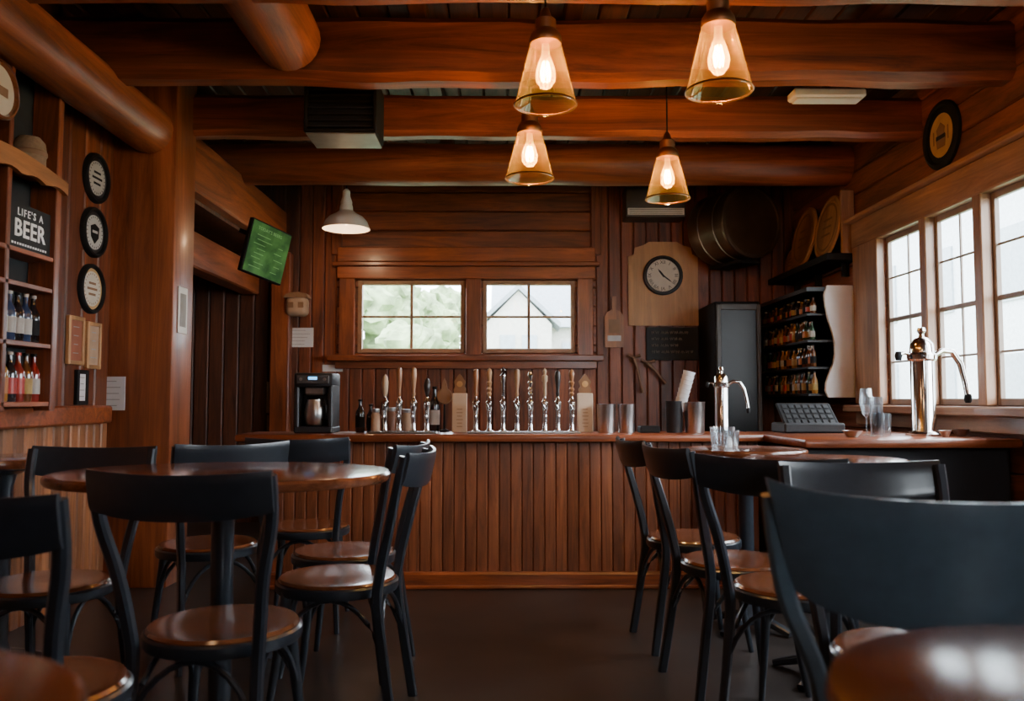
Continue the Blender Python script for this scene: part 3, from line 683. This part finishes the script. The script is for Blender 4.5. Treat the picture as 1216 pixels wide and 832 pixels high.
G().box((0,.03,.95),(.38,.60,1.90),BLKM,.01).obj("cabinet",t)
d=G()
for s in (-1,1): d.box((s*.165,-.29,.97),(.035,.035,1.80),GREYD,.004)
for z in (.09,1.85): d.box((0,-.29,z),(.30,.035,.05),GREYD,.004)
d=d.obj("door",t)
G().box((0,-.285,.97),(.30,.012,1.72),plain("fridge_glass",(.008,.009,.011),.30,spec=.35)).obj("door_glass",d)
G().sweep([(-.155,-.31,1.35),(-.155,-.35,1.33),(-.155,-.35,.95),(-.155,-.31,.93)],STEEL,r=.008,ref=(1,0,0)).obj("handle",d)

# ================================================================== left wall objects
xs0,xs1=XL+.03,-2.17
t=thing("display_cabinet",(0,0,0),"reddish wooden wall shelving with black back panels and bottles","shelf unit")
ya,yb2=3.15,4.08
g=G(); g.box((xs0+.01,(ya+yb2)/2,1.86),(.02,yb2-ya,1.68),CHALK); g.obj("back_panel",t)
for yy in (ya+.012,3.66,yb2-.015): G().box(((xs0+xs1)/2+.01,yy,1.86),(xs1-xs0-.02,.03 if yy<4.0 else .045,1.66),W_trimz,.004).obj("upright",t)
for z in (1.062,1.335,1.60,1.75,2.14,2.68): G().box(((xs0+xs1)/2+.01,(ya+yb2)/2,z),(xs1-xs0-.02,yb2-ya-.1,.022),W_beamy,.003).obj("shelf_board",t)
ol=[]; n=24
for i in range(n+1):
    u=i/n; y=ya+(yb2+.02-ya)*u; ol.append((y,2.08+.020*abs(math.sin(u*math.pi*5))))
ol+= [(yb2+.02,2.14)]+[(ya+(yb2+.02-ya)*(1-i/10),2.14+.045*math.sin(math.pi*i/10)) for i in range(1,10)]+[(ya,2.14)]
Tm=Matrix(((0,-1,0,xs1+.012),(1,0,0,0),(0,0,1,0),(0,0,0,1)))
G().prism(ol,-.012,.012,W_orange,T=Tm).obj("fascia",t)
t=thing("lettered_sign",(xs1-.03,3.865,1.865),"black sign with white BEER lettering on the shelf","sign",rotz=R(90))
G().box((0,.0,0),(.35,.010,.21),CHALK).obj("board",t)
g=G()
g.text("LIFE'S A",.048,CHALKW,TR(0,-.007,.064)@TF,.001,space=1.3,bold=.0004); g.text("BEER",.112,CHALKW,TR(0,-.007,-.012)@TF,.0015,space=1.06,bold=.0016)
for i in range(14): g.box((-.135+.0208*i,-.0065,-.080),(.012 if i%3 else .015,.001,.010),CHALKW)
g.obj("lettering",t)
y=3.72
cl=[('dark','k','w'),('blue','w','w'),('dark','w','k'),('dark','b','w'),('blue','k','w')]
while y<4.03:
    c=random.choice(cl); put_bottle(-2.23,y,1.347,.225,.03,*c,"dark beer bottle on the wooden wall shelf","beer bottles on the upper shelf"); y+=.064
y=3.42
cl=[('red','r','r'),('amber','y','k'),('red','w','k'),('amber','r','k'),('gold','o','k'),('dark','r','w')]; i=0
while y<4.03:
    if abs(y-3.66)>.045:
        c=cl[i%6]; i+=1; put_bottle(-2.23,y,1.073,.225,.03,*c,"colourful sauce bottle on the wooden wall shelf","sauce bottles on the lower shelf")
    y+=.064
t=thing("straw_hat",(-2.245,3.93,2.152),"woven brown straw hat resting on the shelf","hat")
ST=plain("straw",(.26,.17,.10),.8,sc=60,bump=.5)
G().lathe([(0,.0),(.065,.0),(.074,.006),(.070,.05),(.072,.10),(.066,.14),(.045,.165),(0,.17)],ST,24).obj("hat_body",t)
G().lathe([(.0725,.075),(.076,.08),(.076,.095),(.072,.10)],KRAFT,24,caps=False).obj("hat_band",t)
clock("round_plaque",(-2.165,3.53,2.40),.13,W_seat,DIAL,"round plaque with pale centre on the wall shelving","plaque",rotz=R(90),numerals=False,hands=None,emblem=lambda g,r:g.box((0,-.0135,0),(r*.9,.002,r*.3),KRAFT))
def bars(c1,c2):
    def f(g,r):
        for i in range(3): g.box((0,-.0155,r*(.22-.22*i)),(r*(.8-.25*abs(i-1)),.001,r*.09),c1)
        for i in range(24): g.box((0,r*.60,.0150),(r*.03,r*.07,.001),c2,T=TF@Matrix.Rotation(R(15*i),4,'Z'))
    return f
def shield(g,r):
    g.prism([(0,-r*.45),(r*.3,-r*.2),(r*.34,r*.22),(0,r*.34),(-r*.34,r*.22),(-r*.3,-r*.2)],-.0165,-.0145,BLKM)
    g.box((0,-.0172,r*.02),(r*.42,.001,r*.10),DIALW)
    for i in range(24): g.box((0,r*.60,.0150),(r*.03,r*.07,.001),BLKM,T=TF@Matrix.Rotation(R(15*i),4,'Z'))
xw=XL+.03
clock("round_plaque",(xw,4.71,2.33),.142,BLKM,BLK2,"round black plaque with white lettered centre on the wall","plaque",rotz=R(90),numerals=False,hands=None,group="three round plaques",inner=DIALW,emblem=bars(BLKM,BLKM),rin=.68)
clock("round_plaque",(xw,4.70,2.02),.142,BLKM,BLK2,"round black plaque with dark shield emblem on the wall","plaque",rotz=R(90),numerals=False,hands=None,group="three round plaques",inner=DIALW,emblem=shield,rin=.68)
clock("round_plaque",(xw,4.69,1.70),.140,BLKM,GOLD,"round black-rimmed plaque with tan face on the wall","plaque",rotz=R(90),numerals=False,hands=None,group="three round plaques",inner=DIAL,emblem=bars(KRAFT,KRAFT),rin=.70)
def frame(y,z,w,h,rim,inner,lab,name="picture_frame"):
    t=thing(name,(xw+.012,y,z),lab,"picture frame","framed pictures on the board wall",rotz=R(90))
    g=G()
    for s in (-1,1): g.box((s*(w/2-.011),0,0),(.022,.022,h),rim,.003); g.box((0,0,s*(h/2-.011)),(w-.044,.022,.022),rim,.003)
    g.obj("frame",t)
    g=G().box((0,.002,0),(w-.04,.008,h-.04),inner)
    for i in range(4): g.box((0,-.003,h*(.28-.18*i)),((w-.04)*random.uniform(.3,.6),.001,.005),GREY)
    g.obj("picture",t)
REDP=plain("faded_red_print",(.30,.10,.055),.6)
frame(4.53,1.40,.17,.26,W_pale,REDP,"pale wooden frame with reddish print"); frame(4.725,1.385,.16,.26,W_pale,TAN,"pale wooden frame with tan print")
frame(4.61,1.15,.12,.19,BLKM,PAPER,"small black frame with white page")
sheet(117,447,148,487,4.926,PAPER,"white paper notice pinned to the timber post")
t=thing("menu_plate",(-1.946,5.07,1.62),"slim pale plate fixed on the side of the post","plate",rotz=R(90)); G().box((0,0,0),(.14,.006,.28),DIAL,.002).obj("plate",t); G().box((0,-.004,0),(.09,.001,.2),CHALKD).obj("print",t)

# ================================================================== chairs
def make_chair(loc,rotz,label,rail_h=.115,rail_w=.235,top=.90,taper=0.0,bow=.045,corner=0.0,BK=None):
    BK=BK or BLK
    c=thing("dining_chair",loc,label,"chair","black bistro chairs around the tables",rotz=rotz)
    G().lathe([(0,.448),(.186,.448),(.200,.455),(.203,.464),(.196,.472),(.17,.473),(.10,.468),(0,.466)],W_seat,40).obj("seat",c)
    G().lathe([(.165,.425),(.207,.425),(.211,.432),(.211,.455),(.204,.461),(.19,.452),(.165,.448)],BK,40,caps=False).obj("seat_rim",c,label="black hoop around the seat")
    for s in (-1,1):
        pts=[(s*.185,-.235,0),(s*.172,-.205,.2),(s*.165,-.178,.40),(s*.172,-.185,.50),(s*.190,-.215,.64),(s*(rail_w-.014-.12*taper),-.248,.78),(s*(rail_w-.010),-.272,top-.012)]
        cur=[]
        for i in range(len(pts)-1):
            p0=Vector(pts[max(i-1,0)]);p1=Vector(pts[i]);p2=Vector(pts[i+1]);p3=Vector(pts[min(i+2,len(pts)-1)])
            for k in range(4):
                q=k/4; cur.append(.5*((2*p1)+(-p0+p2)*q+(2*p0-5*p1+4*p2-p3)*q*q+(-p0+3*p1-3*p2+p3)*q**3))
        cur.append(Vector(pts[-1])); n=len(cur)
        rc=[(.030 if i>n*.3 else .022+.008*i/(n*.3),.034 if i<n*.6 else .034-.008*(i-n*.6)/(n*.4)) for i in range(n)]
        G().sweep(cur,BK,rect=rc,ref=(0,1,0)).obj("leg",c)
        G().sweep([(s*.138,.135,.44),(s*.150,.150,.30),(s*.168,.172,.12),(s*.182,.19,0)],BK,r=[.019,.017,.014,.011],seg=12).obj("leg",c)
    n=24; vs=[];fs=[]; rows=9
    for side in (0,1):
        for i in range(n+1):
            u=-1+2*i/n; yc=-.262-bow*(1-u*u)
            hh=rail_h*(1-.10*abs(u)**3); zt=top-.010*(1-u*u)+corner*abs(u)**6; zb=zt-hh
            for k in range(rows+1):
                q=k/rows; z=zb+(zt-zb)*q; x=rail_w*u*(1-taper*(1-q)); e=min(q,1-q)*rows
                th=.010*min(1,.45+.4*e)
                vs.append((x,yc-.22*(z-(top-.12))+(th if side else -th),z))
    m=rows+1; N=(n+1)*m
    for i in range(n):
        for k in range(rows):
            a=i*m+k; fs.append([a,a+m,a+m+1,a+1]); fs.append([N+a,N+a+1,N+a+m+1,N+a+m])
    for i in range(n):
        a=i*m; fs.append([a,N+a,N+a+m,a+m]); a=i*m+rows; fs.append([a,a+m,N+a+m,N+a])
    for k in range(rows):
        fs.append([k,k+1,N+k+1,N+k]); a=n*m+k; fs.append([a,N+a,N+a+1,a+1])
    G().add(vs,fs,BK,True).obj("backrest",c)
    for A_,B_ in (((-.165,.168,.17),(.165,.168,.17)),((-.174,-.205,.19),(.174,-.205,.19)),((-.165,.165,.17),(-.174,-.20,.19)),((.165,.165,.17),(.174,-.20,.19))):
        A_=Vector(A_);B_=Vector(B_); pts=[]
        for i in range(15):
            u=i/14; p=A_.lerp(B_,.5-.5*math.cos(math.pi*u)); p.z+=(.415-p.z)*math.sin(math.pi*u)**.8
            inn=Vector((0,0,0))-Vector((p.x,p.y,0)); p+=inn*(.16*math.sin(math.pi*u)); pts.append(p)
        G().sweep(pts,BK,r=.0085,seg=8,ref=(0,.3,1)).obj("brace",c)
    return c
base_lab="black bentwood chair with round wooden seat "
A0=make_chair((-.775,2.37,0),R(-5),base_lab+"at the large table",top=.91)
def ch(x,y,deg,lab): return clone(A0,(x,y,0),R(deg),base_lab+lab)
ch(-1.03,1.86,-4,"near a small round table")
ch(-.585,2.99,86,"at the table end")
ch(-.66,3.50,80,"behind the large table")
ch(-1.55,2.90,178,"facing the large table")
ch(-1.28,3.68,38,"near the timber post")
ch(-.98,4.20,4,"facing the bar")
ch(.85,3.84,-84,"by the far small table")
ch(.89,3.28,-80,"by the middle table")
ch(.97,2.84,-34,"by the middle table")
ch(1.02,2.10,184,"turned to the nearby chairs")
K=make_chair((.725,1.55,0),R(-10),"black chair with wooden seat and broad back rail",rail_h=.195,rail_w=.275,top=.945,taper=.15,bow=.075,corner=.016,BK=BLK_SHEEN)

# ================================================================== tables
def table(x,y,z,a,b,label,p=2.0,colr=.035):
    t=thing("dining_table",(x,y,0),label,"table","wooden tables")
    n=56; rings=[(0.0,.0),(.93,.0),(.985,.004),(1,.014),(1,.026),(.985,.034),(.95,.036),(0,.0365)]
    vs=[];fs=[]
    for k,(s,dz) in enumerate(rings):
        for i in range(n):
            an=2*math.pi*i/n; c=math.cos(an); q=math.sin(an)
            vs.append((a*s*math.copysign(abs(c)**(2/p),c),b*s*math.copysign(abs(q)**(2/p),q),z-.036+dz))
    for k in range(len(rings)-1):
        for i in range(n):
            j=(i+1)%n; fs.append([k*n+i,k*n+j,(k+1)*n+j,(k+1)*n+i])
    G().add(vs,fs,W_table,True).obj("table_top",t)
    G().lathe([(colr*1.6,.03),(colr*1.5,.06),(colr,.12),(colr,z-.12),(colr*1.4,z-.07),(min(a,b)*.45,z-.05),(min(a,b)*.45,z-.036)],BLK,20).obj("column",t)
    g=G(); L=min(a,b)*.8
    for k in range(4):
        an=R(45+90*k); g.sweep([(0,0,.07),(math.cos(an)*L*.5,math.sin(an)*L*.5,.05),(math.cos(an)*L,math.sin(an)*L,.014)],BLK,rect=[(.05,.05),(.045,.035),(.04,.025)])
    g.obj("pedestal_base",t); return t
table(-.90,2.72,.855,.53,.40,"large polished brown wooden table with black pedestal",p=2.2)
table(-2.03,3.45,.85,.25,.26,"small polished wooden table against the panelled wall")
table(1.15,4.05,.85,.29,.27,"small polished wooden table near the bar")
table(1.26,3.34,.85,.32,.28,"round polished wooden table beside the chairs")
table(.50,.64,.85,.245,.245,"small round glossy wooden table")
table(-.545,.58,.85,.24,.24,"small round glossy wooden table")
tumbler(1.06,4.12,.8505,.10,.06,"short wide glass jar on the small table")
tumbler(1.13,4.22,.8505,.08,.04,"short clear glass on the small table")

# ================================================================== pendants
def pendant(px,py,D,ztop,r,H,group="amber glass pendant lamps"):
    o=P(px,py,D); X=o.x; zb=o.z
    t=thing("pendant_lamp",(X,D,zb),"amber glass cone pendant lamp with copper cap and glowing bulb","pendant lamp",group)
    G().lathe([(r,0),(r*1.01,.004),(r*.98,.012),(r*.50,H*.96),(r*.46,H)],AMBER,36,caps=False).obj("lamp_shade",t,label="amber glass cone shade")
    g=G().lathe([(r*1.0,.002),(r*1.03,.005),(r*1.0,.011),(r*.985,.007)],BRASS,36,caps=False)
    g.obj("shade_rim",t)
    G().lathe([(r*.50,H-.012),(r*.53,H),(r*.50,H+.02),(r*.40,H+.04),(r*.34,H+.045),(r*.34,H+.085),(r*.20,H+.10),(r*.12,H+.13),(.006,H+.14)],BRASS,28).obj("lamp_cap",t,label="copper socket cap")
    G().sweep([(0,0,H+.13),(0,0,ztop-zb)],BLKM,r=.0045).obj("cord",t)
    G().lathe([(.04,0),(.04,-.012),(.012,-.03),(0,-.03)],BLKM,20,c=(0,0,ztop-zb)).obj("canopy",t)
    G().lathe([(.0,.26*H),(.020,.28*H),(.038,.38*H),(.041,.50*H),(.030,.66*H),(.016,.80*H),(.014,.98*H)],CLEAR,20,caps=False).obj("bulb",t)
    g=G()
    for k in range(6):
        an=R(60*k); c,s_=math.cos(an)*.015,math.sin(an)*.015; g.sweep([(c,s_,.38*H),(c*1.3,s_*1.3,.52*H),(c*.7,s_*.7,.68*H)],FILA,r=.0024,seg=6)
    g.lathe([(0,.44*H),(.005,.48*H),(.005,.58*H),(0,.64*H)],GLOW,10); g.obj("filament",t)
    l=bpy.data.lights.new("bulb_light",'POINT'); l.energy=24; l.color=(1,.60,.27); l.shadow_soft_size=.012
    lo=bpy.data.objects.new("bulb_light",l); COL.objects.link(lo); lo.location=(X,D,zb+.50*H)
pendant(648,126,3.30,2.745,.124,.265)
pendant(854,110,3.10,3.12,.124,.265)
pendant(629,213,4.24,2.72,.124,.25)
pendant(793,237,4.70,3.12,.124,.25)

# ================================================================== exterior
struct(G().box((0,25,-.6),(90,34,.1),OUTG).box((18,0,-.6),(30,16,.1),OUTG).obj("ground"))
t=thing("house",(0,19,-.55),"pale house with grey gable roof across the lawn","house")
G().box((2.6,3,1.7),(5.8,4,3.5),OUTW).obj("walls",t)
G().prism([(0.7,3.35),(5.3,3.35),(3.0,4.75)],-.35,5.85,OUTR,T=Matrix(((0,1,0,0),(1,0,0,0),(0,0,1,0),(0,0,0,1)))).obj("roof",t)
g=G().box((.3,.6,1.65),(1.5,1.2,3.4),OUTW); g.prism([(-.45,3.35),(1.05,3.35),(.3,4.12)],0,1.5,OUTW); g.obj("gable",t)
g=G()
for s in (-1,1): g.prism([(.3,4.14),(.3,4.26),(.3+s*.95,3.38),(.3+s*.95,3.26)],-.12,1.6,OUTR)
g.obj("gable_roof",t)
g=G()
for x in (.05,.55): g.box((x,-.02,2.75),(.34,.04,.7),OUTG2)
for x in (1.6,2.6,3.8): g.box((x,.97,2.6),(.5,.06,.8),OUTG2)
g.obj("windows",t)
t=thing("house",(12.5,17,-.55),"large pale blue-grey building beyond the side windows","house")
G().box((0,0,3.0),(6,16,6),OUTP).obj("walls",t)
g=G()
for k in range(6):
    for z in (1.8,4.2): g.box((-3.02,-6.6+2.6*k,z),(.05,1.1,1.4),OUTG2)
for k in range(3):
    for z in (1.8,4.2): g.box((-2+2*k,-8.02,z),(1.0,.05,1.4),OUTG2)
g.obj("windows",t)
G().prism([(-3.4,6),(3.4,6),(0,8)],-8.4,8.4,OUTR).obj("roof",t)
def tree(x,y,s,h):
    t=thing("tree",(x,y,-.55),"leafy green tree outside the window","tree","trees outside")
    G().sweep([(0,0,0),(.05,0,h*.5),(0,0,h*.8)],BARK,r=[.16,.12,.06]).obj("trunk",t)
    g=G()
    for k in range(14):
        bm=bmesh.new(); bmesh.ops.create_icosphere(bm,subdivisions=3,radius=s*random.uniform(.25,.48))
        o=Vector((random.uniform(-s,s),random.uniform(-s,s)*.5,h*.8+random.uniform(-.8,.7)*s))
        for v in bm.verts: v.co=v.co*(1+.5*mnoise.noise(v.co*4+o)+.4*mnoise.noise(v.co*9+o))+o
        g.bm(bm,LEAF,True)
    g.obj("foliage",t)
tree(-2.9,16.5,1.1,3.9); tree(-1.35,14.0,.6,3.0); tree(-2.2,23.5,1.2,4.6); tree(-6.4,20,1.6,4.2)

# ================================================================== light
w=bpy.data.worlds.new("world"); scene.world=w; w.use_nodes=True; nt=w.node_tree
bg=nt.nodes['Background']; sky=nt.nodes.new('ShaderNodeTexSky'); sky.sky_type='HOSEK_WILKIE'; sky.turbidity=8; sky.sun_direction=(.7,-.2,.6)
mix=nt.nodes.new('ShaderNodeMixRGB'); mix.inputs[0].default_value=.92; mix.inputs[2].default_value=(.84,.93,1,1)
nt.links.new(sky.outputs[0],mix.inputs[1]); nt.links.new(mix.outputs[0],bg.inputs[0]); bg.inputs[1].default_value=20
def area(name,loc,rot,sx,sy,e,col):
    l=bpy.data.lights.new(name,'AREA'); l.shape='RECTANGLE'; l.size=sx; l.size_y=sy; l.energy=e; l.color=col
    o=bpy.data.objects.new(name,l); COL.objects.link(o); o.location=loc; o.rotation_euler=rot
area("daylight_side",(4.6,3.2,3.4),(0,R(55),0),1.6,4.6,180,(.80,.90,1))
for x,y,e in ((-.9,1.4,14),(.9,1.3,11),(0,-.4,6)):  # added warm fill points without any fixture, to brighten the room
    l=bpy.data.lights.new("fill_light",'POINT'); l.energy=e; l.color=(1,.56,.27); l.shadow_soft_size=.12
    o=bpy.data.objects.new("fill_light",l); COL.objects.link(o); o.location=(x,y,2.45)
l=bpy.data.lights.new("enamel_lamp_light",'POINT'); l.energy=7; l.color=(1,.62,.34); l.shadow_soft_size=.05
o=bpy.data.objects.new("enamel_lamp_light",l); COL.objects.link(o); a=P(411,272,6.75); o.location=(a.x,a.y,a.z-.03)
